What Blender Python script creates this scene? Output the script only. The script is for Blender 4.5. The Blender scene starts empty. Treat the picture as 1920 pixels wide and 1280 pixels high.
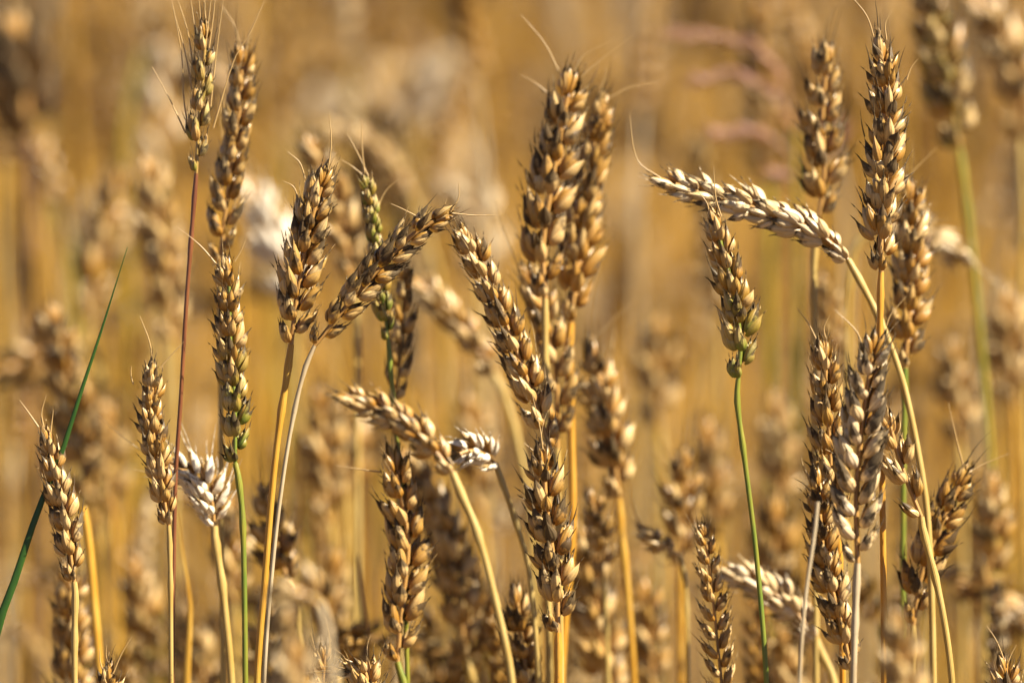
import bpy, math
import numpy as np

# ------------------------------------------------------------------ camera, sky, sun, exposure
scene = bpy.context.scene
COL = scene.collection
LENS, D0, PITCH = 200.0, 2.4, math.radians(7)
ZC = 0.80 + D0 * math.sin(PITCH)
camd = bpy.data.cameras.new("camera")
cam = bpy.data.objects.new("camera", camd)
COL.objects.link(cam)
cam.location = (0, 0, ZC)
cam.rotation_euler = (math.radians(90) - PITCH, 0, 0)
camd.lens = LENS
camd.sensor_width = 36
camd.clip_start = 0.05
camd.clip_end = 20000
camd.dof.use_dof = True
camd.dof.focus_distance = D0
camd.dof.aperture_fstop = 4.3
scene.camera = cam

SUN_DIR = np.array((0.66, -0.20, 0.72)); SUN_DIR /= np.linalg.norm(SUN_DIR)
w = bpy.data.worlds.new("World"); scene.world = w; w.use_nodes = True
nt = w.node_tree
sky = nt.nodes.new("ShaderNodeTexSky"); sky.sky_type = 'NISHITA'; sky.sun_disc = False
sky.sun_elevation = math.asin(SUN_DIR[2])
sky.sun_rotation = math.atan2(SUN_DIR[0], SUN_DIR[1])
sky.air_density = 0.3; sky.dust_density = 0.3; sky.ozone_density = 0.3
bg = nt.nodes["Background"]; bg.inputs[1].default_value = 0.05
nt.links.new(sky.outputs[0], bg.inputs[0])
sl = bpy.data.lights.new("sun", 'SUN'); sl.energy = 5.0; sl.angle = math.radians(0.5); sl.color = (1, 0.93, 0.78)
so = bpy.data.objects.new("sun", sl); COL.objects.link(so)
from mathutils import Vector
so.rotation_euler = Vector(SUN_DIR).to_track_quat('Z', 'Y').to_euler()
so.location = (2, 1, 4)
vs = scene.view_settings
vs.view_transform = 'Standard'; vs.look = 'None'; vs.exposure = 1.86; vs.gamma = 1
scene.cycles.max_bounces = 8
scene.cycles.transparent_max_bounces = 6
scene.cycles.diffuse_bounces = 2
scene.cycles.sample_clamp_indirect = 6

F = np.array((0, math.cos(PITCH), -math.sin(PITCH)))
U = np.array((0, math.sin(PITCH), math.cos(PITCH)))
R = np.array((1.0, 0, 0))
K = 36 / LENS / 1920
CAM = np.array((0, 0, ZC))
def P(px, py, off=0.0):
    d = D0 + off
    return CAM + d * F + (px - 960) * d * K * R - (py - 640) * d * K * U

# ------------------------------------------------------------------ materials
def mixrgb(nt, fac, a, b, mode='MIX'):
    n = nt.nodes.new("ShaderNodeMix"); n.data_type = 'RGBA'; n.blend_type = mode
    for sock, v in ((n.inputs[0], fac), (n.inputs[6], a), (n.inputs[7], b)):
        if isinstance(v, (int, float)): sock.default_value = v
        elif isinstance(v, tuple): sock.default_value = (*v, 1)
        else: nt.links.new(v, sock)
    return n.outputs[2]
def mth(nt, op, a, b=0.0, c=None, clamp=False):
    n = nt.nodes.new("ShaderNodeMath"); n.operation = op; n.use_clamp = clamp
    for i, v in enumerate((a, b, c)):
        if v is None: continue
        if isinstance(v, (int, float)): n.inputs[i].default_value = v
        else: nt.links.new(v, n.inputs[i])
    return n.outputs[0]

def chaff_material(name, rnd_obj=False):
    """husk of wheat: t along the scale, r random per scale, g green, dark = mould, and painted shade on the darkest far ears, ac across"""
    m = bpy.data.materials.new(name); m.use_nodes = True
    nt = m.node_tree; N = nt.nodes; L = nt.links
    bs = N["Principled BSDF"]; out = N["Material Output"]
    at = N.new("ShaderNodeAttribute"); at.attribute_name = "Col"
    sep = N.new("ShaderNodeSeparateColor"); L.new(at.outputs[0], sep.inputs[0])
    t, r, g = sep.outputs[0], sep.outputs[1], sep.outputs[2]
    dark = at.outputs['Alpha']
    ac_n = N.new("ShaderNodeAttribute"); ac_n.attribute_name = "across"; ac = ac_n.outputs['Fac']
    geo = N.new("ShaderNodeNewGeometry")
    n1 = N.new("ShaderNodeTexNoise"); n1.inputs['Scale'].default_value = 420; n1.inputs['Detail'].default_value = 4
    L.new(geo.outputs['Position'], n1.inputs['Vector'])
    n2 = N.new("ShaderNodeTexNoise"); n2.inputs['Scale'].default_value = 1900; n2.inputs['Detail'].default_value = 2
    L.new(geo.outputs['Position'], n2.inputs['Vector'])
    base = mixrgb(nt, mth(nt, 'MULTIPLY_ADD', t, 1.7, -0.1, True), (0.320, 0.128, 0.008), (0.365, 0.208, 0.044))
    pale = mth(nt, 'MULTIPLY_ADD', r, 1.6, -0.55, True)
    base = mixrgb(nt, mth(nt, 'MULTIPLY', pale, 0.7), base, (0.62, 0.44, 0.20))
    gold = mth(nt, 'MULTIPLY_ADD', r, -2.6, 0.9, True)
    base = mixrgb(nt, mth(nt, 'MULTIPLY', gold, 0.7), base, (0.300, 0.130, 0.009))
    bl = mth(nt, 'ADD', r, -1.0, None, True)
    base = mixrgb(nt, bl, base, (0.80, 0.70, 0.54))
    gf = mth(nt, 'MULTIPLY', g, mth(nt, 'MULTIPLY_ADD', t, -1.1, 1.25, True), None, True)
    base = mixrgb(nt, gf, base, (0.12, 0.175, 0.012))
    # lengthwise veins
    vein = mth(nt, 'SINE', mth(nt, 'MULTIPLY', ac, 30.0))
    vein = mth(nt, 'MULTIPLY_ADD', vein, 0.5, 0.5)
    base = mixrgb(nt, mth(nt, 'MULTIPLY', vein, 0.28), base, (0.19, 0.11, 0.04))
    # sooty mould at the tips and in flecks
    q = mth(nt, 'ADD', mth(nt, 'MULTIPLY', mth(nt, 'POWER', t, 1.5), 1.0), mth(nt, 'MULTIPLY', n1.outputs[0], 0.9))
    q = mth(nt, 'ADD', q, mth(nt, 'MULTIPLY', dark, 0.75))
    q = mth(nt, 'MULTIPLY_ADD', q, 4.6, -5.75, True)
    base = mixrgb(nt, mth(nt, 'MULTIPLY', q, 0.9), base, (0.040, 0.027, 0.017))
    fleck = mth(nt, 'MULTIPLY_ADD', n2.outputs[0], 6.0, -3.9, True)
    base = mixrgb(nt, mth(nt, 'MULTIPLY', fleck, 0.5), base, (0.1, 0.06, 0.03))
    L.new(base, bs.inputs['Base Color'])
    bs.inputs['Roughness'].default_value = 0.38
    bs.inputs['Specular IOR Level'].default_value = 0.6
    bp = N.new("ShaderNodeBump"); bp.inputs['Strength'].default_value = 0.35; bp.inputs['Distance'].default_value = 0.0003
    hgt = mth(nt, 'ADD', vein, mth(nt, 'MULTIPLY', n2.outputs[0], 1.2))
    L.new(hgt, bp.inputs['Height']); L.new(bp.outputs[0], bs.inputs['Normal'])
    L.new(mth(nt, 'MULTIPLY_ADD', q, -0.5, 0.6, True), bs.inputs['Specular IOR Level'])
    tr = N.new("ShaderNodeBsdfTranslucent")
    L.new(mixrgb(nt, 0.55, base, (0.6, 0.30, 0.03), 'MIX'), tr.inputs[0])
    mx = N.new("ShaderNodeMixShader"); mx.inputs[0].default_value = 0.3
    L.new(mth(nt, 'MULTIPLY_ADD', q, -0.08, 0.11), mx.inputs[0])
    L.new(bs.outputs[0], mx.inputs[1]); L.new(tr.outputs[0], mx.inputs[2]); L.new(mx.outputs[0], out.inputs[0])
    return m

def stem_material(name, c1, c2, transl=0.12, rough=0.4):
    m = bpy.data.materials.new(name); m.use_nodes = True
    nt = m.node_tree; N = nt.nodes; L = nt.links
    bs = N["Principled BSDF"]; out = N["Material Output"]
    ac_n = N.new("ShaderNodeAttribute"); ac_n.attribute_name = "across"; ac = ac_n.outputs['Fac']
    geo = N.new("ShaderNodeNewGeometry")
    mp = N.new("ShaderNodeMapping"); mp.inputs['Scale'].default_value = (300, 300, 45)
    L.new(geo.outputs['Position'], mp.inputs[0])
    n1 = N.new("ShaderNodeTexNoise"); n1.inputs['Scale'].default_value = 1.0; n1.inputs['Detail'].default_value = 4
    L.new(mp.outputs[0], n1.inputs['Vector'])
    base = mixrgb(nt, mth(nt, 'MULTIPLY_ADD', n1.outputs[0], 3.0, -1.0, True), c1, c2)
    st = mth(nt, 'MULTIPLY_ADD', mth(nt, 'SINE', mth(nt, 'MULTIPLY', ac, 44.0)), 0.5, 0.5)
    base = mixrgb(nt, mth(nt, 'MULTIPLY', st, 0.22), base, tuple(x * 0.55 for x in c1))
    n2 = N.new("ShaderNodeTexNoise"); n2.inputs['Scale'].default_value = 700; n2.inputs['Detail'].default_value = 3
    L.new(geo.outputs['Position'], n2.inputs['Vector'])
    base = mixrgb(nt, mth(nt, 'MULTIPLY', mth(nt, 'MULTIPLY_ADD', n2.outputs[0], 8, -5.2, True), 0.5), base, (0.1, 0.06, 0.03))
    L.new(base, bs.inputs['Base Color'])
    bs.inputs['Roughness'].default_value = rough
    bp = N.new("ShaderNodeBump"); bp.inputs['Strength'].default_value = 0.3; bp.inputs['Distance'].default_value = 0.0002
    L.new(mth(nt, 'ADD', st, n1.outputs[0]), bp.inputs['Height']); L.new(bp.outputs[0], bs.inputs['Normal'])
    tr = N.new("ShaderNodeBsdfTranslucent"); L.new(base, tr.inputs[0])
    mx = N.new("ShaderNodeMixShader"); mx.inputs[0].default_value = transl
    L.new(bs.outputs[0], mx.inputs[1]); L.new(tr.outputs[0], mx.inputs[2]); L.new(mx.outputs[0], out.inputs[0])
    return m

M_CHAFF = chaff_material("wheat_chaff")
MS = {
    'straw': stem_material("straw_stem", (0.38, 0.235, 0.05), (0.46, 0.32, 0.10)),
    'pale': stem_material("pale_stem", (0.396, 0.320, 0.197), (0.475, 0.397, 0.261)),
    'gold': stem_material("golden_stem", (0.46, 0.22, 0.014), (0.54, 0.32, 0.05), 0.2),
    'orange': stem_material("orange_stem", (0.50, 0.22, 0.012), (0.56, 0.30, 0.04), 0.25),
    'green': stem_material("green_stem", (0.121, 0.172, 0.014), (0.26, 0.225, 0.02), 0.2),
    'red': stem_material("red_brown_stem", (0.133, 0.038, 0.011), (0.206, 0.070, 0.018), 0.1),
    'grey': stem_material("grey_stem", (0.36, 0.26, 0.14), (0.46, 0.36, 0.22)),
    'blade': stem_material("green_blade", (0.021, 0.070, 0.007), (0.037, 0.102, 0.011), 0.3),
    'pink': stem_material("pink_panicle", (0.44, 0.21, 0.12), (0.52, 0.30, 0.19), 0.3),
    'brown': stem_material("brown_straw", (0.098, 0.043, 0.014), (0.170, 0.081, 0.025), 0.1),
    'olive': stem_material("olive_stem", (0.22, 0.19, 0.015), (0.34, 0.26, 0.03), 0.2),
}

# ------------------------------------------------------------------ geometry kernel
class Buf:
    def __init__(s): s.v, s.q, s.c, s.a, s.n = [], [], [], [], 0
    def add(s, v, q, c, a):
        s.v.append(v); s.q.append(q + s.n); s.c.append(c); s.a.append(a); s.n += len(v)
    def mesh(s, name, mat):
        v = np.concatenate(s.v).astype(np.float32); q = np.concatenate(s.q).astype(np.int32)
        c = np.concatenate(s.c).astype(np.float32); a = np.concatenate(s.a).astype(np.float32)
        me = bpy.data.meshes.new(name)
        me.vertices.add(len(v)); me.vertices.foreach_set("co", v.ravel())
        me.loops.add(q.size); me.loops.foreach_set("vertex_index", q.ravel())
        me.polygons.add(len(q))
        me.polygons.foreach_set("loop_start", np.arange(0, q.size, 4, dtype=np.int32))
        me.polygons.foreach_set("use_smooth", np.ones(len(q), dtype=bool))
        ca = me.attributes.new("Col", 'FLOAT_COLOR', 'POINT'); ca.data.foreach_set("color", c.ravel())
        aa = me.attributes.new("across", 'FLOAT', 'POINT'); aa.data.foreach_set("value", a.ravel())
        me.update(calc_edges=True)
        me.materials.append(mat)
        return me
    def obj(s, name, mat, parent=None):
        o = bpy.data.objects.new(name, s.mesh(name, mat)); COL.objects.link(o)
        if parent is not None:
            o.parent = parent
            o.matrix_parent_inverse.identity()
        return o

def grid_quads(nu, nv, closed):
    """rows 0..nu, columns 0..nv-1 (nv columns; closed wraps)"""
    i, j = np.meshgrid(np.arange(nu), np.arange(nv if closed else nv - 1), indexing='ij')
    i, j = i.ravel(), j.ravel(); j2 = (j + 1) % nv
    return np.stack([i * nv + j, i * nv + j2, (i + 1) * nv + j2, (i + 1) * nv + j], 1)

def shell(nu, nv, span, curl, keel, closed=False, blunt=0.72):
    """unit scale: length 1 along Y, half width 1 in X, depth 1 in Z, convex side +Z"""
    t = np.linspace(0, 1, nu + 1)
    f = np.sin(math.pi * np.clip(t, 0.02, 0.99) ** blunt) ** (0.58 + 1.35 * t ** 1.4)
    if closed: a = np.arange(nv) / nv * 2 * math.pi
    else: a = np.linspace(-span / 2, span / 2, nv)
    T, A = np.meshgrid(t, a, indexing='ij'); Fw = np.repeat(f[:, None], nv, 1)
    x = Fw * np.sin(A)
    kz = keel * np.exp(-(A / 0.22) ** 2) * np.sin(math.pi * T) if not closed else 0
    z = Fw * (np.cos(A) + kz)
    V = np.stack([x.ravel(), T.ravel(), z.ravel()], 1)
    return dict(v=V, q=grid_quads(nu, nv, closed), t=T.ravel(), a=(A / math.pi).ravel(), curl=curl)

RES = {}
for nm, (a1, a2, b1, b2) in {'hi': (12, 11, 8, 10), 'mid': (7, 7, 5, 7), 'low': (4, 5, 3, 5)}.items():
    RES[nm] = dict(
        glume=shell(a1, a2, 3.5, -0.05, 0.22, blunt=0.66),
        lemma=shell(a1, a2, 4.1, 0.10, 0.10, blunt=0.70),
        body=shell(b1, b2, 6.28, 0.04, 0, closed=True, blunt=0.85))

def rx(a): c, s = math.cos(a), math.sin(a); return np.array(((1, 0, 0), (0, c, -s), (0, s, c)))
def ry(a): c, s = math.cos(a), math.sin(a); return np.array(((c, 0, s), (0, 1, 0), (-s, 0, c)))
def rz(a): c, s = math.cos(a), math.sin(a); return np.array(((c, -s, 0), (s, c, 0), (0, 0, 1)))

def sweep(buf, pts, rad, nseg=6, col=(0.5, 0.5, 0, 0), flat=1.0, side=None, tcol=None):
    """tube along pts; flat<1 squashes it across 'side'"""
    pts = np.asarray(pts, float); n = len(pts); rad = np.broadcast_to(np.asarray(rad, float), (n,))
    T = np.gradient(pts, axis=0); T /= np.linalg.norm(T, axis=1)[:, None] + 1e-12
    up = np.array((0.3, 1, 0.1)) if side is None else np.asarray(side, float)
    A = np.cross(T, up); A /= np.linalg.norm(A, axis=1)[:, None] + 1e-12
    B = np.cross(A, T)
    ang = np.arange(nseg) / nseg * 2 * math.pi
    V = pts[:, None] + rad[:, None, None] * (np.cos(ang)[None, :, None] * A[:, None] + flat * np.sin(ang)[None, :, None] * B[:, None])
    c = np.tile(np.array(col, float), (n * nseg, 1))
    if tcol is not None: c[:, 0] = np.repeat(tcol, nseg)
    buf.add(V.reshape(-1, 3), grid_quads(n - 1, nseg, True), c, np.tile(ang / math.pi - 1, n))

def smooth_path(pts, n):
    pts = np.asarray(pts, float)
    if len(pts) == 2: pts = np.array([pts[0], pts.mean(0), pts[1]])
    seg = np.r_[0, np.cumsum(np.linalg.norm(np.diff(pts, axis=0), axis=1))]
    u = np.linspace(0, seg[-1], n)
    n_ = len(pts); m = np.empty_like(pts)
    m[1:-1] = (pts[2:] - pts[:-2]) / (seg[2:] - seg[:-2])[:, None]
    m[0] = (pts[1] - pts[0]) / seg[1]; m[-1] = (pts[-1] - pts[-2]) / (seg[-1] - seg[-2])
    out = np.empty((n, 3))
    for i, x in enumerate(u):
        k = min(max(np.searchsorted(seg, x, 'right') - 1, 0), n_ - 2)
        h = seg[k + 1] - seg[k]; s = (x - seg[k]) / h
        out[i] = ((1 + 2 * s) * (1 - s) ** 2 * pts[k] + s * (1 - s) ** 2 * h * m[k] + s * s * (3 - 2 * s) * pts[k + 1] + s * s * (s - 1) * h * m[k + 1])
    return out

def put(buf, sh, L, W, D, M, off, r, g, dark, rng, curl=None, tr=(0, 1)):
    v = sh['v'] * np.array((W / 2, L, D / 2))
    c = sh['curl'] if curl is None else curl
    v[:, 2] -= c * L * sh['v'][:, 1] ** 2
    ph = rng.random(4) * 6.28
    v[:, 0] *= 1 + 0.10 * np.sin(v[:, 1] / L * 7 + ph[0]) * rng.random()
    v[:, 2] += 0.05 * W * np.sin(v[:, 1] / L * 9 + ph[1] + sh['a'] * 2.5) * sh['t']
    v[:, 0] += 0.10 * W * (rng.random() - .5) * 2 * sh['t'] ** 2
    v = v @ M.T + off
    col = np.empty((len(v), 4)); col[:, 0] = tr[0] + (tr[1] - tr[0]) * sh['t']; col[:, 1] = r; col[:, 2] = g; col[:, 3] = dark
    buf.add(v, sh['q'], col, sh['a'])

def spikelet(buf, org, X, Y, Z, s, res, rng, g=0.0, dark=0.3, pale=0.5, awn=0.15, slim=1.0, spread=1.0, florets=3):
    """s: metres per mm unit (already scaled). X fan, Y along, Z outward"""
    B = np.stack([X, Y, Z], 1); T = RES[res]
    j = lambda a: (rng.random() - 0.5) * 2 * a
    def comp(kind, x, y, z, L, W, D, face, fan, tip, rr, dk, gg, awnl, curl=None):
        M = B @ rz(-fan) @ rx(tip) @ ry(face)
        o = org + B @ (np.array((x, y, z)) * s)
        put(buf, T[kind], L * s, W * s, D * s, M, o, rr, gg, dk, rng, curl)
        if awnl > 0 and res != 'low':
            c = T[kind]['curl'] if curl is None else curl
            n = 5; u = np.linspace(0, 1, n)[:, None]
            p = np.concatenate([np.zeros((n, 1)), L * 0.97 + u * awnl, -c * L + (-2 * c * awnl * u) + j(0.12) * awnl * u ** 2], 1)
            p[:, 0:1] += j(0.3) * awnl * u ** 2
            p = o + (p * s) @ M.T
            sweep(buf, p, np.linspace(0.26, 0.05, n) * s, 4, (1.0, rr, 0, dk * (0.6 if awnl > 3 else 1.0)), tcol=np.linspace(.95, .8, n))
    k = slim
    rv = lambda: float(np.clip(pale + 0.1 + j(0.5), 0, 1)) if pale <= 1 else pale + j(0.2)
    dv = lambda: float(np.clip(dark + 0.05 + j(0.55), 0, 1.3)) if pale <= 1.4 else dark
    gv = lambda: float(np.clip(g + j(0.5), 0, 1)) if g > 0.02 else 0.0
    sp = spread
    a_of = lambda: (rng.random() ** 3 * 14 * awn + 1.0 + rng.random() * 3.4)
    # florets first (inner), glumes clasp them
    for sx in (-1, 1):
        fan = sx * (0.30 * sp + j(0.10)); face = sx * (0.62 + j(0.25))
        L, W = 12.4 * (1 + j(0.12)), 3.9 * k * (1 + j(0.12))
        comp('lemma', sx * 1.25 * k, 1.5, 0.5, L, W, 4.4 * k, face, fan, 0.06 + j(0.06), rv(), dv(), gv(), a_of())
        if res != 'low':
            comp('body', sx * 1.1 * k, 1.7, 0.2, L * 0.86, W * 0.8, 3.8 * k, face, fan, 0.05, 0.25 + j(0.2), dv() * 0.5, gv(), 0)
    if florets >= 3:
        L, W = 11.2 * (1 + j(0.14)), 3.7 * k
        comp('lemma', j(0.3), 3.4, 1.1, L, W, 4.0 * k, j(0.25), j(0.08), 0.12 + j(0.08), rv(), dv(), gv(), a_of())
        if res != 'low':
            comp('body', 0, 3.4, 0.9, L * 0.85, W * 0.85, 3.6 * k, 0, 0, 0.1, 0.3, dv() * 0.5, gv(), 0)
    for sx in (-1, 1):
        fan = sx * (0.46 * sp + j(0.12)); face = sx * (0.95 + j(0.3))
        if res == 'low' and sx < 0: face = 0.2
        comp('glume', sx * 1.75 * k, 0.2, 0.6, 9.8 * (1 + j(0.14)), 4.7 * k * (1 + j(0.12)), 4.2 * k, face, fan, 0.06 + j(0.12), rv(), dv(), gv(), 0.6 + rng.random() * 1.4 + awn * rng.random() * 2)
    if res != 'low':      # thin papery husks standing off
        for q in range(3):
            comp('glume', j(1.4), 1.5 + j(1), 0.8 + j(.5), 10.5 * (1 + j(0.2)), 2.3 * k, 1.6 * k, j(1.3), j(0.55 * sp), -0.12 + j(0.2), min(1, rv() + .3), dv(), gv(), 1 + rng.random() * 2)
    # one lower central floret bulging towards the viewer
    if rng.random() < 0.75 and res != 'low':
        comp('lemma', j(0.4), 0.6, 1.7, 9.2 * (1 + j(0.12)), 5.0 * k, 3.8 * k, j(0.3), j(0.1), 0.10 + j(0.06), rv(), dv() * 0.55, gv(), 0.4)

def ear_frames(path, roll, twist):
    T = np.gradient(path, axis=0); T /= np.linalg.norm(T, axis=1)[:, None]
    n = len(path); S = np.empty_like(T)
    for i in range(n):
        c = path[i] - CAM; c /= np.linalg.norm(c)
        rgt = np.cross(c, T[i]); l = np.linalg.norm(rgt)
        rgt = rgt / l if l > 0.15 else R
        fwd = np.cross(T[i], rgt)
        a = roll + twist * (i / (n - 1) - 0.5)
        S[i] = math.cos(a) * rgt + math.sin(a) * fwd
    return T, S

def build_ear(path, s, roll, res, rng, sink, twist=0.3, green=(0, 0), dark=0.3, pale=0.5, awn=0.15, slim=0.9,
              tilt=0.50, spacing=5.3, spread=1.0, florets=3):
    """path base->tip (dense); s = metres per mm-unit; sink(i) -> Buf for spikelet i; green=(base,tip)"""
    L = np.linalg.norm(np.diff(path, axis=0), axis=1).sum()
    n = max(5, int(round((L - 7 * s) / (spacing * s))))
    T, S = ear_frames(path, roll, twist); m = len(path) - 1
    rb = sink(-1)
    sweep(rb, path[: int(m * 0.93)], 0.9 * s, 6, (0.2, 0.5, green[0], 0.1))
    for i in range(n):
        u = (i + 0.15) / n * (L - 6.5 * s) / L
        x = u * m; k = int(x); fr = x - k
        p = path[k] * (1 - fr) + path[min(k + 1, m)] * fr
        t, sd = T[k], S[k] * (1 if i % 2 else -1)
        sc = s * (0.80 + 0.25 * math.sin(math.pi * min(1, (i + 0.8) / n) ** 0.8)) * (1 + (rng.random() - .5) * .14)
        if i < 2: sc *= 0.72 + 0.13 * i
        th = tilt * (1 - 0.25 * i / n) + (rng.random() - .5) * 0.30
        Y = t * math.cos(th) + sd * math.sin(th); Z = sd * math.cos(th) - t * math.sin(th)
        X = np.cross(Y, Z)
        w = (rng.random() - .5) * 0.6
        X, Y = X * math.cos(w * .4) + Y * math.sin(w * .4), Y * math.cos(w * .4) - X * math.sin(w * .4)
        gg = green[0] * (1 - i / n) + green[1] * (i / n)
        a = awn * (1 + 2.5 * max(0, (i / n) - 0.6))
        spikelet(sink(i), p + sd * 0.9 * s, X, Y, Z, sc, res, rng, gg, dark, pale, a, slim, spread, florets)
    k = int(m * (L - 7.0 * s) / L)
    Y = T[k]; Z = np.cross(Y, S[k]); X = np.cross(Y, Z)
    spikelet(sink(n), path[k], X, Y, Z, s * 0.82, res, rng, green[1], dark, pale, awn * 3, slim, spread * 0.8, florets)

def tag(o, label=None, cat=None, group=None, kind=None):
    if label: o['label'] = label
    if cat: o['category'] = cat
    if group: o['group'] = group
    if kind: o['kind'] = kind
    return o

GROUP = "wheat plants standing in the field"
def px_path(pts, off, n):
    return smooth_path([P(p[0], p[1], off + (p[2] if len(p) > 2 else 0)) for p in pts], n)

def to_ground(pts, sway=0.02, rng=None):
    """continue a stem path (world points, top first) down to the soil"""
    pts = [np.asarray(p, float) for p in pts]
    a = pts[-1]; d = pts[-1] - pts[-2]; d = d / max(1e-6, abs(d[2]))
    z = a[2]
    out = list(pts)
    for f in (0.35, 0.7, 1.0):
        e = a + np.array((d[0] * z * 0.45 * f, d[1] * z * 0.2 * f, -z * f))
        e[2] = z * (1 - f)
        out.append(e)
    return out

def stem_mesh(buf, path, r_top, r_bot, nseg=8, nodes=(), rng=None):
    n = len(path); u = np.linspace(0, 1, n)
    rad = r_top + (r_bot - r_top) * np.minimum(1, u * 2.2)
    for nd in nodes: rad = rad * (1 + 0.35 * np.exp(-((u - nd) / 0.006) ** 2))
    sweep(buf, path, rad, nseg, (0.4, 0.5, 0, 0.1))

def plant(label, ear, stem, off=0.0, w=80, roll=45, seed=1, res='hi', stemcol='straw', sw=12, awns=(), cat='wheat stalk', name='wheat_plant',
          group=GROUP, leaf=None, tip_off=0.0, **kw):
    """ear: pixels base->tip; stem: pixels from the ear's base down; sw stem width px"""
    rng = np.random.default_rng(seed)
    off = off * 1.12 if off > 0.05 else off
    w = w * 1.06; sw = sw * 0.88
    d = D0 + off; s = (w / 80.0) * d * K * 4.5   # one 'mm' unit
    sp = to_ground([P(p[0], p[1], off + (p[2] if len(p) > 2 else 0)) for p in [ear[0]] + list(stem)])
    foot = sp[-1].copy()
    root = bpy.data.objects.new(name, None); COL.objects.link(root); root.location = foot
    root.empty_display_size = 0.02
    tag(root, label, cat, group)
    sb = Buf(); path = smooth_path(sp, 170) - foot
    stem_mesh(sb, path, sw / 2 * d * K, sw / 2 * d * K * 1.15, 10, (0.012, 0.035, 0.33, 0.62))
    sb.obj('stem', MS[stemcol], root)
    epts = [(p[0], p[1], (p[2] if len(p) > 2 else 0) + tip_off * i / (len(ear) - 1)) for i, p in enumerate(ear)]
    ep = px_path(epts, off, 60)
    bufs = {}
    def sink(i):
        if res != 'hi': i = -1
        if i not in bufs: bufs[i] = Buf()
        return bufs[i]
    build_ear(ep, s, math.radians(roll), res, rng, sink, **kw)
    def obj_of(b, nm, par, mat=M_CHAFF):
        b.v = [v - foot for v in b.v]
        return b.obj(nm, mat, par)
    e = obj_of(bufs.pop(-1), 'ear', root)
    for i in sorted(bufs): obj_of(bufs[i], 'spikelet', e)
    for a in awns:
        b = Buf(); ap = px_path(a, off, 14)
        sweep(b, ap, np.linspace(1.7, 0.55, 14) * d * K, 5, (0.45, 0.75, 0, 0.0))
        obj_of(b, 'awn', e)
    if leaf: leaf_part(root, foot, leaf, off)
    return root

def ribbon(buf, path, width, fold=0.25, side=(0, 1, 0), nv=5):
    """a leaf blade: folded strip with thickness"""
    n = len(path); T = np.gradient(path, axis=0); T /= np.linalg.norm(T, axis=1)[:, None]
    A = np.cross(T, np.asarray(side, float)); A /= np.linalg.norm(A, axis=1)[:, None] + 1e-9
    B = np.cross(A, T)
    a = np.r_[np.linspace(-1, 1, nv), np.linspace(1, -1, nv)]
    h = np.r_[fold * np.abs(np.linspace(-1, 1, nv)), fold * np.abs(np.linspace(1, -1, nv)) - 0.08]
    V = path[:, None] + width[:, None, None] * (a[None, :, None] * A[:, None] + h[None, :, None] * B[:, None])
    c = np.tile(np.array((0.5, 0.5, 0, 0)), (n * 2 * nv, 1))
    buf.add(V.reshape(-1, 3), grid_quads(n - 1, 2 * nv, True), c, np.tile(a * 0.5, n))

def leaf_part(root, foot, leaf, off, name='leaf'):
    pts, wpx, colr = leaf
    p = px_path(pts, off, 30); u = np.linspace(0, 1, 30)
    wd = wpx / 2 * (D0 + off) * K * np.clip(np.sin(math.pi * (0.12 + 0.88 * u)) ** 0.6, 0.03, 1)
    b = Buf(); ribbon(b, p, wd); b.v = [v - foot for v in b.v]
    b.obj(name, MS[colr], root)

# ------------------------------------------------------------------ the plants one can tell apart (pixels of the photograph, each at its own distance)
# left part
plant("slender bearded ear with long straight awns on a dark red stem, top left", [(368,325),(372,240),(380,150),(386,45)],
      [(362,400),(350,560),(338,760),(329,900),(325,1100),(323,1280)], 0.02, 64, 30, 11, 'hi', 'red', 9, slim=0.85, tilt=0.26, awn=1.2, spread=.7, green=(.25,.1), dark=.25, pale=.5, spacing=7.5,
      awns=[[(352,235),(345,190),(340,100),(318,-20)],[(348,250),(320,190),(285,125)],[(395,200),(400,150),(408,80),(420,-10)],[(380,100),(376,40),(372,-20)],[(385,90),(392,30),(398,-20)],[(362,130),(352,60),(330,-10)],[(370,90),(362,30),(355,-20)],[(400,240),(440,110),(470,60),(498,-5)],[(392,90),(400,30),(405,-20)],[(360,170),(345,90),(322,10)],[(388,60),(384,20),(380,-20)]], cat='bearded ear')
plant("plump brown ear rising directly above the green-based ear, its tip near the top edge", [(413,492),(420,420),(432,330),(447,220),(456,90)],
      [(413,560),(414,700),(415,900),(418,1280)], 0.07, 76, 20, 12, 'hi', 'straw', 12, dark=.42, pale=.4, awn=.5, tilt=.34,
      awns=[[(450,90),(440,50),(415,10)],[(460,95),(475,50),(498,0)]])
plant("sharp ear ripening from green at its base to gold, on a bright green stem", [(441,868),(440,760),(432,640),(430,560),(428,488)],
      [(446,890),(454,960),(458,1100),(460,1280)], 0.0, 72, 55, 13, 'hi', 'green', 12, green=(.95,-.5), dark=.45, pale=.4, tilt=.34,
      awns=[[(408,498),(375,460),(333,426)],[(440,490),(452,470),(462,445)]], leaf=None)
plant("tan ear with a dark pointed tip on a yellow stem, left of the crossing ear", [(546,645),(556,560),(572,470),(590,390),(612,318)],
      [(540,690),(525,790),(512,900),(497,1080),(482,1280)], 0.01, 86, 25, 14, 'hi', 'gold', 14, dark=.38, pale=.6, tilt=.46, spread=1.2, spacing=4.3,
      awns=[[(615,318),(621,270),(617,210)],[(572,335),(562,305),(540,285)],[(562,380),(550,350),(532,340)],[(617,320),(625,298),(632,285)]])
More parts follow.
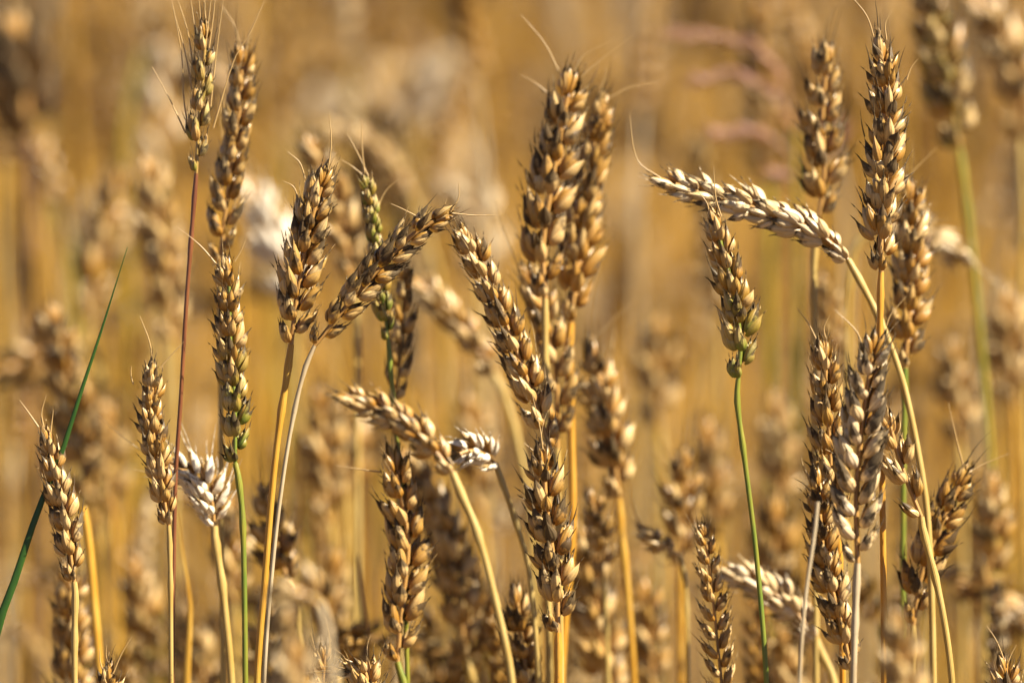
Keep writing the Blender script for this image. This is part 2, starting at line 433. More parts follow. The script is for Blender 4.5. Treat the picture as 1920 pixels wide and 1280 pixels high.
plant("ear leaning far over to the right across the green ear, on a thin grey stem", [(590,648),(640,585),(705,510),(775,440),(845,397)],
      [(572,690),(550,780),(530,900),(512,1050),(495,1280)], 0.0, 76, 25, 15, 'hi', 'grey', 9, dark=.5, pale=.45, tilt=.44,
      awns=[[(845,397),(860,370),(860,340)],[(848,400),(890,404),(932,403)],[(780,405),(755,392),(733,382)],[(822,400),(833,385),(838,372)]])
plant("narrow unripe green ear on a green stem behind the crossing ears", [(728,640),(718,560),(703,450),(686,330)],
      [(732,690),(738,755),(752,900),(758,1050),(762,1200),(764,1280)], 0.05, 56, 40, 16, 'mid', 'green', 10, green=(.9,.45), dark=.1, pale=.3, slim=.85, tilt=.25, spread=.7,
      awns=[[(682,330),(660,312),(640,300)],[(684,325),(679,280),(678,220)],[(690,330),(672,290),(650,250)],[(705,400),(722,360),(748,335)]])
plant("slim pinkish tan ear hanging beside the unripe green ear", [(740,770),(748,690),(755,600),(758,500)],
      [(744,840),(748,1000),(752,1280)], 0.09, 62, 10, 17, 'mid', 'straw', 10, dark=.35, pale=.6, tilt=.32)
plant("amber ear drooping to the left over a curved stem, centre left", [(848,885),(790,818),(712,768),(632,738)],
      [(862,920),(892,990),(925,1110),(960,1280)], -0.08, 78, 60, 18, 'hi', 'straw', 16, dark=.25, pale=.5, tilt=.42,
      awns=[[(850,870),(835,850),(825,830)]])
plant("small bleached ear pointing left on an arched white stem", [(928,868),(905,850),(880,845),(845,858)],
      [(940,900),(968,980),(992,1070),(1010,1280)], 0.06, 70, 40, 19, 'mid', 'straw', 12, dark=.0, pale=2.0, tilt=.5, spacing=4, tip_off=-0.02)
plant("white bleached ear bent down to the left like a plume, left of the green stem", [(402,985),(395,935),(368,895),(310,868)],
      [(402,1000),(418,1110),(434,1280)], 0.05, 70, 30, 20, 'mid', 'straw', 16, dark=.0, pale=1.9, tilt=.75, spread=1.3, spacing=2.8, slim=.8, awn=.9)
plant("sharp small ear at the far left edge with three fine awns", [(139,1090),(126,1000),(106,900),(86,805)],
      [(141,1110),(140,1180),(140,1280)], 0.0, 74, 50, 21, 'hi', 'straw', 13, dark=.35, pale=.55, tilt=.36,
      awns=[[(72,800),(55,775),(37,750)],[(82,800),(78,775),(87,740)],[(95,810),(98,785),(100,768)]])
plant("sharp slender ear with a curved awn, standing before the white plume", [(316,985),(300,890),(285,790),(287,680)],
      [(318,1010),(320,1120),(321,1280)], 0.0, 68, 62, 22, 'hi', 'straw', 10, dark=.4, pale=.5, tilt=.34,
      awns=[[(286,680),(280,640),(262,592)],[(300,690),(322,665),(345,640)],[(250,720),(246,705),(246,686)]])
plant("ear half hidden behind the sharp ear at the far left", [(140,1400),(138,1290),(135,1180),(128,1060)], [(140,1500),(140,1600)], 0.13, 95, 50, 23, 'mid', 'straw', 12, dark=.6, pale=.3)
plant("dark tip of an ear just entering the bottom edge, lower left", [(196,1380),(200,1320),(207,1245)], [(195,1450),(195,1500)], 0.0, 64, 60, 24, 'hi', 'straw', 11, dark=.45, pale=.4,
      awns=[[(206,1255),(199,1230),(200,1208)],[(212,1262),(228,1225),(248,1192)],[(195,1262),(188,1240),(187,1215)]])
plant("out of focus ear with spiky husks right of the green stem, bottom left", [(552,1110),(530,1060),(510,990),(497,915)], [(560,1200),(565,1300)], 0.12, 82, 45, 25, 'mid', 'straw', 12, dark=.3, pale=.5, awn=.5)
plant("blurred grey broken ear hanging close to the lens, bottom left", [(600,1130),(575,1110),(545,1120),(525,1170)], [(612,1180),(628,1300)], -0.30, 90, 40, 26, 'mid', 'grey', 16, dark=.2, pale=.8)
# centre
plant("tallest ear of the centre pair, standing in front with dark left husks", [(1022,560),(1018,460),(1035,340),(1052,240),(1072,140)],
      [(1022,620),(1024,800),(1030,1280)], 0.07, 100, 42, 31, 'hi', 'straw', 14, dark=.55, pale=.4, tilt=.42, awn=.4,
      awns=[[(1048,135),(1020,80),(977,28)],[(1077,135),(1095,105),(1150,75)],[(1090,145),(1130,110),(1190,65)],[(1040,190),(1010,160),(975,140)]])
plant("amber ear behind and right of the tallest centre ear, on an orange stem", [(1070,605),(1082,500),(1095,380),(1112,280),(1135,180)],
      [(1067,650),(1071,800),(1073,1000),(1060,1150),(1052,1280)], 0.1, 90, 62, 32, 'hi', 'orange', 17, dark=.3, pale=.2, tilt=.38, awn=.4,
      awns=[[(1142,185),(1180,165),(1232,155)],[(1125,170),(1132,150),(1136,125)]])
plant("long ear leaning left with sunlit right husks, just left of the orange stem", [(1035,850),(1005,760),(962,640),(915,530),(862,425)],
      [(1042,900),(1048,1000),(1052,1280)], 0.03, 78, 40, 33, 'hi', 'straw', 13, dark=.35, pale=.6, tilt=.40, awn=.7)
plant("grey brown ear wedged between the leaning ear and the orange stem", [(1045,840),(1045,740),(1030,620),(985,500)],
      [(1045,950),(1045,1280)], 0.09, 86, 15, 34, 'mid', 'straw', 12, dark=.45, pale=.5, tilt=.44, awn=.6)
plant("sharp ear with black spiky glume tips at the bottom centre", [(1046,1185),(1044,1100),(1030,990),(1022,920),(1020,842)],
      [(1047,1210),(1047,1280)], -0.01, 90, 42, 35, 'hi', 'orange', 15, dark=.66, pale=.45, tilt=.48, awn=.3, spread=1.2,
      awns=[[(1018,845),(1012,800),(998,740)],[(1012,860),(1000,845),(982,830)]])
plant("out of focus ear right of the orange stem on a yellow stem", [(1160,935),(1150,850),(1130,750),(1108,640)],
      [(1163,980),(1175,1090),(1188,1280)], 0.15, 92, 62, 36, 'mid', 'gold', 15, dark=.4, pale=.7, awn=.6,
      awns=[[(1115,640),(1150,600),(1190,560)]])
plant("amber ear of stacked chevron husks with a green stem base, lower centre", [(745,1240),(752,1150),(765,1020),(750,920),(735,850)],
      [(750,1258),(760,1290),(770,1340)], 0.045, 90, 28, 37, 'hi', 'green', 13, dark=.3, pale=.4, tilt=.5, spacing=4.6,
      awns=[[(715,885),(680,880),(630,872)]])
plant("blurred pale ear bending down beside the amber chevron ear", [(872,1230),(858,1120),(820,960),(745,840)],
      [(900,1320),(910,1400)], 0.17, 92, 60, 38, 'mid', 'straw', 14, dark=.25, pale=.6)
plant("dark amber ear low at the bottom, left of the black-tipped ear", [(990,1330),(985,1250),(975,1180),(968,1105)], [(992,1400),(992,1460)], 0.07, 80, 45, 39, 'mid', 'straw', 12, dark=.6, pale=.2)
plant("ragged pale ear tipping left at the bottom edge, below the chevron ear", [(690,1340),(690,1290),(680,1255),(640,1262)], [(692,1400),(692,1450)], 0.0, 78, 50, 40, 'hi', 'pale', 11, dark=.35, pale=.8, awn=.8)
plant("small straw ear tip with open husks at the bottom edge, left of the ragged ear", [(606,1340),(606,1280),(610,1215)], [(606,1400),(606,1450)], 0.02, 60, 20, 41, 'hi', 'straw', 11, dark=.2, pale=.6, awn=.9,
      awns=[[(598,1240),(590,1215),(583,1185)],[(615,1225),(618,1200),(610,1155)]])
plant("blurred upright ear with a gold stem, between the centre and the green stalk", [(1276,1060),(1280,960),(1287,850)], [(1276,1120),(1276,1280)], 0.2, 84, 35, 42, 'mid', 'gold', 14, dark=.35, pale=.4, awn=.6,
      awns=[[(1262,905),(1240,865),(1224,835)],[(1250,950),(1230,935),(1212,920)]])
plant("thin curly straw ear with flared husks, left of the drooping white ear", [(1360,1340),(1350,1250),(1340,1150),(1330,1060),(1318,985)], [(1362,1400),(1362,1460)], 0.03, 56, 20, 43, 'hi', 'straw', 9, dark=.15, pale=.5, awn=1.0, slim=.8)
plant("small ear hanging left in soft focus beside the blurred gold stemmed ear", [(1275,1040),(1250,1025),(1225,1010),(1200,985)], [(1285,1090),(1290,1280)], 0.12, 50, 50, 44, 'mid', 'straw', 9, dark=.2, pale=.7,
      awns=[[(1205,990),(1188,950),(1186,910)],[(1210,1010),(1240,1060),(1262,1058)]])
# right part
plant("sharp upright ear with green lower glumes on a slim green stalk", [(1384,712),(1388,640),(1374,540),(1352,460),(1342,398)],
      [(1382,750),(1396,860),(1418,1040),(1437,1280)], 0.0, 80, 52, 51, 'hi', 'green', 11, green=(.9,-.4), dark=.3, pale=.55, tilt=.38,
      awns=[[(1352,405),(1342,370),(1338,312)],[(1330,400),(1325,380),(1308,358)],[(1332,430),(1318,422),(1308,418)]])
plant("long pale ear bent over horizontally to the left, its top brightly sunlit", [(1590,486),(1530,435),(1440,398),(1330,366),(1228,334)],
      [(1606,515),(1645,590),(1688,700),(1718,830),(1740,980),(1750,1280)], 0.04, 84, 72, 52, 'hi', 'straw', 14, dark=.2, pale=1.25, tilt=.36,
      awns=[[(1240,335),(1195,300),(1180,215)],[(1385,365),(1370,352),(1358,345)]])
plant("soft focus ear behind the horizontal ear, left of the tallest sharp ear", [(1532,430),(1545,330),(1542,220),(1553,85)],
      [(1526,500),(1528,700),(1530,1280)], 0.1, 86, 35, 53, 'mid', 'straw', 13, dark=.5, pale=.6, awn=.5)
plant("tallest sharp ear at right with dark left husks and spread awns at its tip", [(1652,510),(1652,420),(1660,300),(1662,190),(1652,72)],
      [(1651,540),(1650,700),(1654,900),(1658,1280)], 0.0, 92, 70, 54, 'hi', 'orange', 13, dark=.52, pale=.5, tilt=.42, awn=.35,
      awns=[[(1640,75),(1625,30),(1598,-5)],[(1662,75),(1660,45),(1672,20)],[(1648,75),(1650,60),(1645,50)],[(1700,150),(1708,128),(1722,110)]])
plant("soft focus ear behind the tallest sharp ear with a green neck", [(1697,690),(1705,580),(1708,460),(1706,340)],
      [(1696,760),(1694,900),(1692,1280)], 0.08, 86, 55, 55, 'mid', 'green', 12, dark=.4, pale=.4, awn=.5,
      awns=[[(1700,335),(1728,305),(1758,276)]])
plant("amber ear of stacked plump husks left of the fat grey ear", [(1572,1010),(1560,900),(1552,770),(1545,640)],
      [(1576,1100),(1580,1280)], 0.02, 80, 38, 56, 'hi', 'orange', 13, dark=.22, pale=.35, tilt=.4,
      awns=[[(1530,635),(1515,605),(1494,578)],[(1548,635),(1545,615),(1556,590)]])
plant("fat silvery grey ear in front of the amber one with a broken spikelet below", [(1608,1055),(1606,930),(1618,790),(1642,628)],
      [(1607,1075),(1604,1150),(1600,1280)], -0.04, 90, 12, 57, 'hi', 'grey', 14, spacing=4.0, dark=.66, pale=1.25, tilt=.5, spread=1.2, awn=.3,
      awns=[[(1618,650),(1605,620),(1565,580)],[(1662,610),(1670,590),(1700,555)]])
plant("sharp ear at lower right with pointed black husk tips and thin awns", [(1596,1255),(1575,1160),(1545,1040),(1532,885)],
      [(1600,1300),(1602,1400)], -0.02, 76, 55, 58, 'hi', 'straw', 12, dark=.5, pale=.5, tilt=.42,
      awns=[[(1520,900),(1505,870),(1502,852)],[(1525,925),(1505,905),(1488,896)],[(1575,870),(1562,850),(1548,842)]])
plant("loose ear of few separate pale husks on a bent stem right of the grey ear", [(1727,968),(1700,900),(1680,840),(1664,780)],
      [(1731,995),(1748,1060),(1768,1150),(1785,1280)], -0.01, 84, 20, 59, 'hi', 'straw', 14, dark=.3, pale=.6, tilt=.5, spacing=7.5, florets=2,
      awns=[[(1665,790),(1664,770),(1660,750)]])
plant("dark brown ear leaning right with two curved awns, far right", [(1712,1172),(1730,1070),(1770,970),(1812,882)],
      [(1712,1200),(1712,1280)], 0.05, 86, 35, 60, 'hi', 'straw', 12, dark=.62, pale=.25, awn=.5, tilt=.46,
      awns=[[(1820,885),(1845,870),(1892,850)],[(1808,880),(1795,830),(1778,755)]])
plant("white sunlit ear arching down to the left behind the green stalk, bottom", [(1530,1195),(1480,1135),(1420,1095),(1345,1065)],
      [(1540,1225),(1560,1265),(1566,1330)], 0.1, 88, 70, 61, 'mid', 'straw', 16, dark=.1, pale=1.25)
plant("ear tip with forked awns in the bottom right corner", [(1892,1400),(1892,1310),(1882,1235)], [(1890,1450),(1890,1500)], 0.0, 76, 55, 62, 'hi', 'straw', 12, dark=.4, pale=.45,
      awns=[[(1882,1235),(1868,1200),(1850,1172)],[(1890,1240),(1898,1222),(1906,1208)],[(1862,1262),(1852,1245),(1845,1238)]])
# blurred plants further back, still told apart
plant("blurred brown ear left of the green blade, behind the far left ear", [(160,930),(145,800),(120,690),(100,575)], [(168,1000),(178,1280)], 0.30, 95, 40, 71, 'mid', 'gold', 16, dark=.45, pale=.35)
plant("blurred ear leaning right behind the green blade tip", [(165,600),(185,500),(205,410),(225,320)], [(150,700),(140,1280)], 0.5, 110, 30, 72, 'mid', 'straw', 14, dark=.5, pale=.5)
plant("blurred pale ear behind the red stem, left of the bearded ear", [(322,640),(312,520),(295,400),(275,300)], [(325,720),(328,1280)], 0.38, 92, 40, 73, 'mid', 'straw', 14, dark=.2, pale=.7)
plant("blurred white ear leaning left between the brown ear and the tan ear", [(545,560),(520,480),(490,400),(462,335)], [(555,640),(562,1280)], 0.42, 100, 60, 74, 'mid', 'straw', 14, dark=.0, pale=1.9)
plant("blurred ear behind the tan ear, its tip left of the long pale awn", [(660,520),(640,420),(610,330),(575,255)], [(668,620),(672,1280)], 0.25, 84, 40, 75, 'mid', 'straw', 13, dark=.3, pale=.6)
plant("blurred ear arching over to the left, above the small bleached ear", [(925,700),(880,630),(830,570),(772,520)], [(945,740),(975,850),(995,960),(1005,1280)], 0.24, 80, 70, 76, 'mid', 'straw', 16, dark=.15, pale=.6)
plant("large blurred dark ear leaning left at the top right, on a green stem", [(1798,280),(1780,170),(1755,60),(1735,-40)], [(1812,380),(1835,600),(1858,880),(1868,1280)], 0.30, 105, 50, 77, 'mid', 'olive', 15, dark=.6, pale=.5, green=(.3,0))
plant("blurred drooping ear in the top right corner", [(1915,260),(1905,150),(1870,50),(1815,-10)], [(1920,400),(1925,1280)], 0.45, 100, 60, 78, 'mid', 'straw', 16, dark=.3, pale=.55)
plant("dark blurred ear behind the pink grass, upper right", [(1440,330),(1438,220),(1430,110),(1425,0)], [(1442,420),(1445,1280)], 0.6, 90, 40, 79, 'mid', 'olive', 14, dark=.75, pale=.2)
plant("blurred pale ear tip pointing right behind the tallest sharp ear", [(1640,425),(1700,430),(1760,455),(1818,492)], [(1600,470),(1590,700),(1588,1280)], 0.25, 80, 60, 80, 'mid', 'straw', 12, dark=.0, pale=1.2, awn=.8)
plant("blurred ear standing at the right edge beside the dark leaning ear", [(1850,1100),(1862,1000),(1860,890)], [(1845,1200),(1845,1280)], 0.25, 92, 50, 81, 'mid', 'straw', 14, dark=.4, pale=.6)
plant("blurred brown ear sagging to the right below the dark leaning ear", [(1760,1080),(1820,1100),(1880,1140),(1930,1190)], [(1735,1110),(1725,1280)], 0.28, 90, 60, 82, 'mid', 'straw', 14, dark=.35, pale=.4)
plant("blurred narrow ear between the soft focus stem and the fat grey ear", [(1568,720),(1562,640),(1548,520)], [(1570,800),(1572,1280)], 0.28, 62, 40, 83, 'mid', 'straw', 12, dark=.1, pale=.5)
plant("blurred ear low behind the bleached plume's stem", [(385,1330),(370,1240),(345,1140)], [(390,1400),(392,1500)], 0.3, 95, 50, 84, 'mid', 'straw', 14, dark=.35, pale=.7)
plant("large soft ear right of the black-tipped ear, reaching the bottom edge", [(1150,1330),(1130,1220),(1110,1110),(1092,985)], [(1155,1400),(1158,1500)], 0.2, 105, 55, 85, 'mid', 'straw', 14, dark=.45, pale=.6)
plant("small soft ear tucked behind the yellow stem right of the centre", [(1130,1080),(1125,1010),(1105,920)], [(1135,1150),(1140,1280)], 0.14, 66, 40, 86, 'mid', 'straw', 11, dark=.4, pale=.5, awn=.7)
plant("blurred ear close to the lens at the bottom, under the fat grey ear", [(1720,1400),(1700,1290),(1680,1150)], [(1725,1450),(1728,1500)], -0.28, 95, 45, 87, 'mid', 'straw', 16, dark=.3, pale=.6)
plant("blurred ear at the bottom between the green stalk and the drooping white ear", [(1490,1400),(1478,1300),(1468,1180)], [(1492,1450),(1493,1500)], 0.25, 80, 45, 88, 'mid', 'straw', 12, dark=.1, pale=.8)
plant("blurred dark ear lying toward the left edge below the pale blur", [(150,640),(100,650),(40,680),(-30,700)], [(185,680),(195,1280)], 0.45, 100, 40, 89, 'mid', 'straw', 12, dark=.65, pale=.3)

plant("far pale blur of an ear lying level, upper left of centre", [(560,180),(620,205),(690,215),(750,235)], [(540,300),(545,700),(548,1280)], 1.5, 105, 60, 90, 'mid', 'straw', 14, dark=.0, pale=1.5)
plant("far bright blur of an ear slanting up right, top centre left", [(770,240),(790,200),(825,155),(855,110)], [(765,400),(770,800),(772,1280)], 1.4, 120, 60, 91, 'mid', 'straw', 14, dark=.0, pale=1.6)
plant("far blurred ear darkened to paint in shade near the top left corner", [(50,260),(45,190),(30,100),(20,20)], [(56,500),(60,1280)], 0.62, 170, 40, 92, 'mid', 'brown', 20, dark=1.3, pale=.1)  # added ear, its very dark colour stands in for a shaded gap
plant("far blurred ear darkened brown to paint in shade under the pale level blur", [(690,420),(700,340),(715,270)], [(690,600),(690,1280)], 0.8, 110, 40, 93, 'mid', 'brown', 18, dark=1.1, pale=.1)  # second added dark ear, shade between the plants put into its colour
plant("pale far blurred ear behind the bearded ear's awns", [(300,300),(305,180),(310,60)], [(300,500),(300,1280)], 0.8, 115, 40, 94, 'mid', 'straw', 16, dark=.0, pale=1.4)
plant("pale far blurred ear curving right of the leaning crossing ear", [(900,520),(895,440),(870,370),(820,345)], [(905,700),(905,1280)], 0.7, 110, 40, 95, 'mid', 'straw', 16, dark=.0, pale=1.4)
plant("soft chubby ear below the bright plume stem, bottom left", [(500,1330),(495,1230),(500,1130)], [(502,1400),(502,1500)], 0.2, 90, 40, 96, 'mid', 'straw', 14, dark=.3, pale=.7)
plant("blurred grey ear very near the lens at the bottom, right of the spiky soft ear", [(560,1420),(555,1330),(552,1200)], [(562,1480),(563,1520)], -0.34, 100, 40, 97, 'mid', 'grey', 16, dark=.4, pale=1.1)
plant("blurred ear behind the amber chevron ear's left side, lower centre", [(625,1230),(620,1130),(632,1040)], [(628,1300),(630,1400)], 0.28, 84, 40, 98, 'mid', 'straw', 14, dark=.3, pale=.6)
plant("soft ear standing between the thin red stem and the green stem, lower left", [(440,1130),(436,1040),(432,930)], [(442,1200),(443,1280)], 0.25, 80, 40, 99, 'mid', 'straw', 12, dark=.4, pale=.6)

plant("blurred ear between the yellow stem and the amber chevron ear", [(620, 980),(612, 860),(600, 730)], [(624,1070),(626,1300)], 0.34, 88, 30, 200, "mid", "straw", 14, dark=0.4, pale=0.5)
plant("blurred ear under the arching blurred ear, left of the long leaning ear", [(905, 960),(895, 850),(880, 745)], [(909,1050),(911,1300)], 0.42, 95, 39, 201, "mid", "gold", 14, dark=0.3, pale=0.6)
plant("blurred ear in the gap left of the sharp green stalk, level with its top", [(1235, 800),(1228, 700),(1240, 600)], [(1239,890),(1241,1300)], 0.5, 102, 48, 202, "mid", "straw", 14, dark=0.3, pale=0.8)
plant("blurred ear close left of the sharp green stalk, below its ear", [(1345, 1010),(1335, 900),(1325, 790)], [(1349,1100),(1351,1300)], 0.38, 91, 57, 203, "mid", "gold", 14, dark=0.5, pale=0.4)
plant("blurred ear between the green stalk and the right cluster, mid height", [(1465, 960),(1460, 850),(1452, 740)], [(1469,1050),(1471,1300)], 0.45, 98, 66, 204, "mid", "straw", 14, dark=0.4, pale=0.6)
plant("blurred ear low beside the green stalk's right side", [(1455, 1130),(1450, 1030),(1460, 940)], [(1459,1220),(1461,1300)], 0.3, 105, 35, 205, "mid", "gold", 14, dark=0.4, pale=0.5)
plant("blurred ear right of the bent pale stem, above the dark leaning ear", [(1800, 830),(1795, 730),(1785, 640)], [(1804,920),(1806,1300)], 0.4, 94, 44, 206, "mid", "straw", 14, dark=0.4, pale=0.7)
plant("blurred ear at the right edge under the corner ear's stem", [(1900, 760),(1890, 640),(1885, 540)], [(1904,850),(1906,1300)], 0.42, 101, 53, 207, "mid", "gold", 14, dark=0.2, pale=0.9)
plant("blurred ear under the white plume, left of the green stem", [(275, 1250),(265, 1150),(250, 1040)], [(279,1340),(281,1300)], 0.34, 90, 62, 208, "mid", "straw", 14, dark=0.4, pale=0.5)
plant("blurred ear left of the sharp slender ear, above the yellow stem", [(215, 960),(205, 860),(200, 760)], [(219,1050),(221,1300)], 0.42, 97, 31, 209, "mid", "gold", 14, dark=0.3, pale=0.5)
plant("blurred ear low between the curved stem and the black-tipped ear", [(900, 1250),(895, 1170),(885, 1060)], [(904,1340),(906,1300)], 0.25, 104, 40, 210, "mid", "straw", 14, dark=0.5, pale=0.4)
plant("blurred ear behind the gold stem right of the centre, at the bottom", [(1225, 1290),(1215, 1190),(1205, 1090)], [(1229,1380),(1231,1300)], 0.25, 93, 49, 211, "mid", "gold", 14, dark=0.5, pale=0.5)
plant("blurred ear left of the soft spiky ear, between thin stems at the bottom", [(655, 930),(650, 830),(640, 750)], [(659,1020),(661,1300)], 0.5, 100, 58, 212, "mid", "straw", 14, dark=0.5, pale=0.4)

def grass_thing(name, label, cat, pts, wpx, off, mat, group=None, part='blade', thin=False):
    wp = to_ground([P(p[0], p[1], off + (p[2] if len(p) > 2 else 0)) for p in pts])
    foot = wp[-1].copy(); p = smooth_path(wp, 70) - foot
    b = Buf(); u = np.linspace(0, 1, 70); k = (D0 + off) * K
    if thin: sweep(b, p, wpx / 2 * k, 8)
    else: ribbon(b, p, wpx / 2 * k * np.clip(u * 4.5, 0.04, 1) ** 0.8)
    o = b.obj(name, MS[mat]); o.location = foot
    tag(o, label, cat, group); return o
grass_thing('grass_blade', "long green grass blade slanting up to a fine point at left", 'grass blade', [(239,463),(215,540),(185,635),(150,740),(115,850),(70,960),(30,1080),(-10,1200)], 17, 0.0, 'blade')
grass_thing('dry_stalk', "thin bare grey stalk crossing the black-tipped ear at lower right", 'dry stalk', [(1533,940),(1527,1000),(1512,1100),(1503,1200),(1499,1280)], 8, -0.07, 'grey', thin=True)
grass_thing('broken_straw', "short broken straw with a cut square top, lower left of centre", 'broken straw', [(672,1040),(676,1100),(684,1180),(690,1280)], 40, 0.2, 'brown')
grass_thing('leaf_sheath', "pale upright leaf sheath with a cut top beside the broken brown straw", 'leaf sheath', [(661,1038),(662,1090),(664,1180),(666,1290)], 26, 0.19, 'straw')
grass_thing('yellow_stem', "bare yellow stem bending right, right of the far left ear", 'straw stem', [(155,950),(165,1010),(175,1120),(188,1280)], 18, 0.12, 'gold', thin=True)
grass_thing('dry_leaf', "broad dry leaf standing between the thin red stem and the bleached plume", 'dry leaf', [(333,960),(345,1060),(356,1130),(350,1280)], 24, 0.12, 'gold')

# reddish seed heads of a wild grass in the gap at upper right
rng = np.random.default_rng(5)
foot = P(1480, 640, 0.5); foot[2] = 0
root = bpy.data.objects.new('wild_grass', None); COL.objects.link(root); root.location = foot
tag(root, "pinkish wild grass with drooping feathery plumes, blurred at upper right", 'wild grass')
b = Buf(); top = P(1490, 240, 0.5); stemp = smooth_path([top, P(1495, 500, 0.5), foot + (0, 0, .4), foot], 50) - foot
sweep(b, stemp, 0.0009, 6); b.obj('stem', MS['green'], root)
for k_, arc in enumerate([[(1490,250),(1460,130),(1380,75),(1270,65)],[(1490,270),(1460,190),(1390,145),(1300,150)],[(1490,300),(1460,270),(1410,250),(1345,250)],[(1495,330),(1480,330),(1462,330)],[(1500,330),(1540,290),(1575,250)]]):
    b = Buf(); ap = px_path(arc, 0.5, 46) - foot
    sweep(b, ap, 0.0005, 4)
    for i in range(14, 46):
        for q in range(2):
            d = rng.normal(size=3); d /= np.linalg.norm(d); tt = ap[min(i + 1, 45)] - ap[i - 1]; tt /= np.linalg.norm(tt)
            e = ap[i] + (tt * 0.006 + d * 0.0045)
            sweep(b, np.array([ap[i], (ap[i] + e) / 2 + d * .001, e]), np.array((.0003, .0008, .0002)), 5)
    b.obj('plume', MS['pink'], root)


# ------------------------------------------------------------------ ground to the horizon
gm = bpy.data.materials.new("dry_soil"); gm.use_nodes = True
nt = gm.node_tree; N = nt.nodes; L = nt.links
geo = N.new("ShaderNodeNewGeometry")
n1 = N.new("ShaderNodeTexNoise"); n1.inputs['Scale'].default_value = 14; n1.inputs['Detail'].default_value = 8; L.new(geo.outputs['Position'], n1.inputs['Vector'])
L.new(mixrgb(nt, mth(nt, 'MULTIPLY_ADD', n1.outputs[0], 3, -1, True), (0.05, 0.03, 0.014), (0.15, 0.09, 0.035)), N["Principled BSDF"].inputs['Base Color'])
N["Principled BSDF"].inputs['Roughness'].default_value = 0.95
bp = N.new("ShaderNodeBump"); bp.inputs['Strength'].default_value = 0.8; bp.inputs['Distance'].default_value = 0.02
L.new(n1.outputs[0], bp.inputs['Height']); L.new(bp.outputs[0], N["Principled BSDF"].inputs['Normal'])
me = bpy.data.meshes.new("ground"); S_ = 3000
me.from_pydata([(-S_, -S_, 0), (S_, -S_, 0), (S_, S_, 0), (-S_, S_, 0)], [], [(0, 1, 2, 3)]); me.materials.append(gm)
o = bpy.data.objects.new("ground", me); COL.objects.link(o); o['kind'] = 'structure'

# ------------------------------------------------------------------ the field behind: prototypes, copied
rng = np.random.default_rng(77)
def patch(x, y): return math.sin(x * 19 + 1.3 * math.sin(y * 5)) * 0.6 + math.sin(y * 7.3 + x * 8 + 2) * 0.6
protos = []      # (stem Buf, ear Buf) in local coordinates, foot at the origin
def proto(i, res):
    r = np.random.default_rng(900 + i)
    h = 0.80 + 0.05 * r.standard_normal()
    kind = ('up', 'up', 'nod', 'up', 'lean', 'bent')[i % 6]
    lean = r.uniform(-1, 1) * 0.03
    a0 = r.uniform(0, 6.28); dx, dy = math.cos(a0), math.sin(a0)
    reach = {'up': 0.012, 'nod': 0.05, 'lean': 0.045, 'bent': 0.085}[kind]
    rise = {'up': 0.085, 'nod': 0.03, 'lean': 0.075, 'bent': 0.0}[kind]
    base = np.array((lean, 0.0, h - 0.09))
    path = [base, base + (dx * reach * .4, dy * reach * .4, rise * .45 + 0.012 * (kind != 'up')), base + (dx * reach, dy * reach, rise)]
    ep = smooth_path(path, 24)
    sp = smooth_path([base, base - (dx * reach * .25, dy * reach * .25, 0.05), np.array((lean * .5, 0, h * .5)), np.zeros(3)], 22 if res == 'low' else 40)
    sb = Buf(); sweep(sb, sp, 0.0015, 5 if res == 'low' else 8, (0.4, 0.5, 0, 0.1))
    eb = Buf(); s = 4.3 * D0 * K * r.uniform(.85, 1.1)
    build_ear(ep, s, r.uniform(0, 3), res, r, lambda k: eb, 0.5, (0, 0), (.0, .95, .3, .7, .1, 1.1)[i % 6], (1.2, .3, .5, .1, .8, .3)[(i * 5 + i // 6) % 6], 0.5, spacing=5.6)
    if r.random() < 0.2 and i != 8:      # a dry leaf hanging from the stem
        q = sp[6]; d = r.uniform(0, 6.28); c = np.array((math.cos(d), math.sin(d), 0))
        lp = smooth_path([q, q + c * .04 + (0, 0, .05), q + c * .10 + (0, 0, .02), q + c * .13 - (0, 0, .08)], 10)
        ribbon(sb, lp, 0.0028 * np.sin(np.linspace(.35, 3.05, 10)), side=(c[1], -c[0], 0.1), nv=3)
    return sb, eb
mids = [proto(i, 'mid') for i in range(12)]
stems_m = ['straw', 'gold', 'straw', 'orange', 'pale', 'straw', 'gold', 'straw', 'olive', 'straw', 'grey', 'gold']
src = []
for i, (sb, eb) in enumerate(mids):
    src.append((sb.mesh('stem', MS[stems_m[i]]), eb.mesh('ear', M_CHAFF)))

def frustum_x(y, extra): return 0.093 * y + extra
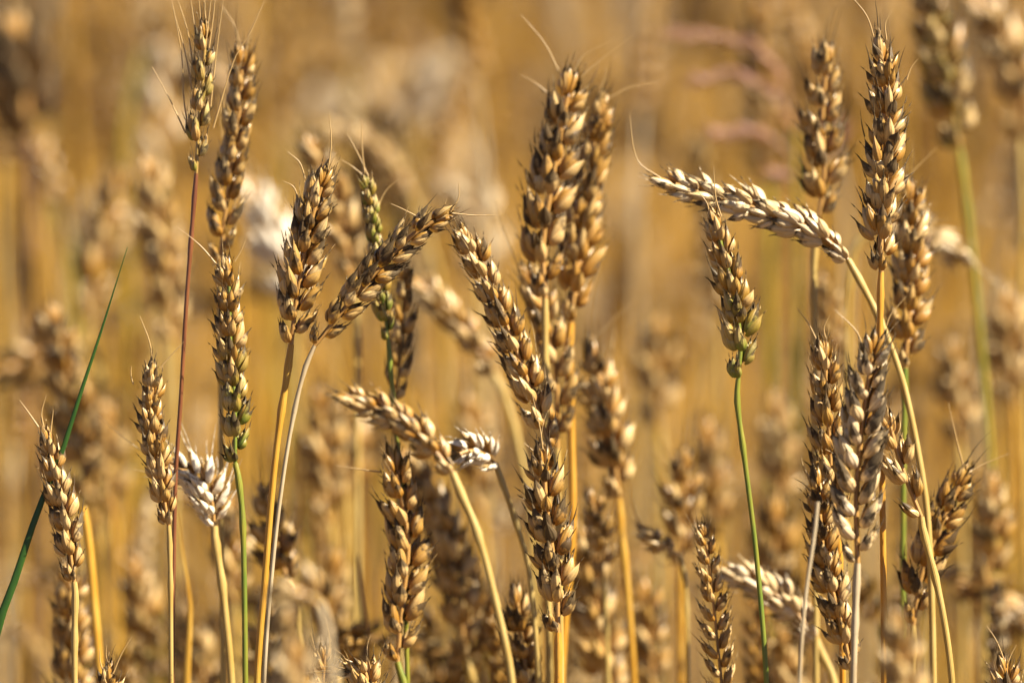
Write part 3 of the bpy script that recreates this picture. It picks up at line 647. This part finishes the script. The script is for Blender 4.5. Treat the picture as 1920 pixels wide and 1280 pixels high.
# countable individuals: the nearest rows behind the plane of focus
pts = []; TONE = (.9, -1, .3, -.4, .6, -.9)
while len(pts) < 96:
    y = rng.uniform(2.52, 3.0); x = rng.uniform(-1, 1) * frustum_x(y, 0.0)
    if all((x - a) ** 2 + (y - b_) ** 2 > 0.025 ** 2 for a, b_ in pts): pts.append((x, y))
while len(pts) < 214:
    y = rng.uniform(2.8, 4.0); x = rng.uniform(-1, 1) * frustum_x(y, 0.05)
    if y < 2.95 and rng.random() < .6: continue
    if all((x - a) ** 2 + (y - b_) ** 2 > 0.018 ** 2 for a, b_ in pts): pts.append((x, y))
pts.sort(key=lambda p: p[1])
kinds = ['upright', 'upright', 'nodding', 'upright', 'leaning', 'bent over']
for n_, (x, y) in enumerate(pts):
    i = int(rng.integers(0, 12)) if y < 3.0 else min((int(q) for q in rng.integers(0, 12, 3)), key=lambda q: abs(TONE[q % 6] - patch(x, y)))
    sm, em = src[i]
    root = bpy.data.objects.new('wheat_plant', None); COL.objects.link(root)
    sc = rng.uniform(0.86, 1.13)
    if y < 3.0: sc = rng.uniform(.70, .84)
    elif n_ % 3 == 0: sc = rng.uniform(.70, .88)
    elif y > 3.1: sc *= 1.06
    root.location = (x, y, 0); root.rotation_euler = (rng.normal() * .03, rng.normal() * .03, rng.uniform(0, 6.28)); root.scale = (sc, sc, sc)
    k = kinds[i % 6]
    tag(root, f"blurred {k} wheat stalk among the rows behind the sharp ears", 'wheat stalk', f"blurred {k} wheat stalks behind the sharp ears")
    for nm, m_ in (('stem', sm), ('ear', em)):
        c = bpy.data.objects.new(nm, m_); COL.objects.link(c); c.parent = root

# everything farther: one mass
lows = [proto(20 + i, 'low') for i in range(14)]
flat = []
for sb, eb in lows:
    for b in (sb, eb):
        pass
    flat.append([(np.concatenate(b.v), np.concatenate(b.q), np.concatenate(b.c), np.concatenate(b.a)) for b in (sb, eb)])
far_ear, far_stem = Buf(), Buf()
spots = []
for y0, y1, dens, extra in ((4.0, 5.5, 230, .35), (5.5, 8.0, 170, .5), (8.0, 12.0, 60, .8)):
    area = (0.093 * (y1 ** 2 - y0 ** 2)) + 2 * extra * (y1 - y0)
    for _ in range(int(area * dens)):
        y = rng.uniform(y0, y1); spots.append((rng.uniform(-1, 1) * frustum_x(y, extra), y))
for side in (-1, 1):          # margins of the nearer rows, beside the view
    for _ in range(260):
        y = rng.uniform(2.2, 4.15); spots.append((side * (frustum_x(y, 0.07) + rng.uniform(0, .6)), y))
for x, y in spots:
    i = int(rng.integers(0, 14)); a = rng.uniform(0, 6.28); sc = rng.uniform(.74, 1.14)
    M = (rx(rng.normal() * .04) @ rz(a)) * sc; o3 = np.array((x, y, 0))
    pt = patch(x, y); dr, dk = rng.uniform(-.6, .35) + .4 * max(0, pt), rng.uniform(-.4, .45) - .6 * pt
    if pt < -.75 and rng.random() < .5: continue
    for tgt, (v, q, c, ac) in zip((far_stem, far_ear), flat[i]):
        c2 = c.copy(); c2[:, 1] = np.clip(c2[:, 1] + dr, 0, 1.6); c2[:, 3] = np.clip(c2[:, 3] + dk, 0, 1)
        tgt.add(v @ M.T + o3, q, c2, ac)
# both materials on one object
for b in (far_ear,):
    nq_ear = sum(len(q) for q in far_ear.q)
    for v, q, c, a in zip(far_stem.v, far_stem.q, far_stem.c, far_stem.a):
        pass
off0 = far_ear.n; start = 0
for v, q, c, a in zip(far_stem.v, far_stem.q, far_stem.c, far_stem.a):
    far_ear.v.append(v); far_ear.q.append(q + off0); far_ear.c.append(c); far_ear.a.append(a); far_ear.n += len(v)
o = far_ear.obj('distant_wheat', M_CHAFF)
o.data.materials.append(MS['gold'])
mi = np.ones(len(o.data.polygons), dtype=np.int32); mi[:nq_ear] = 0
o.data.polygons.foreach_set('material_index', mi)
tag(o, "mass of golden wheat far behind, melted into blur", None, None, 'stuff')
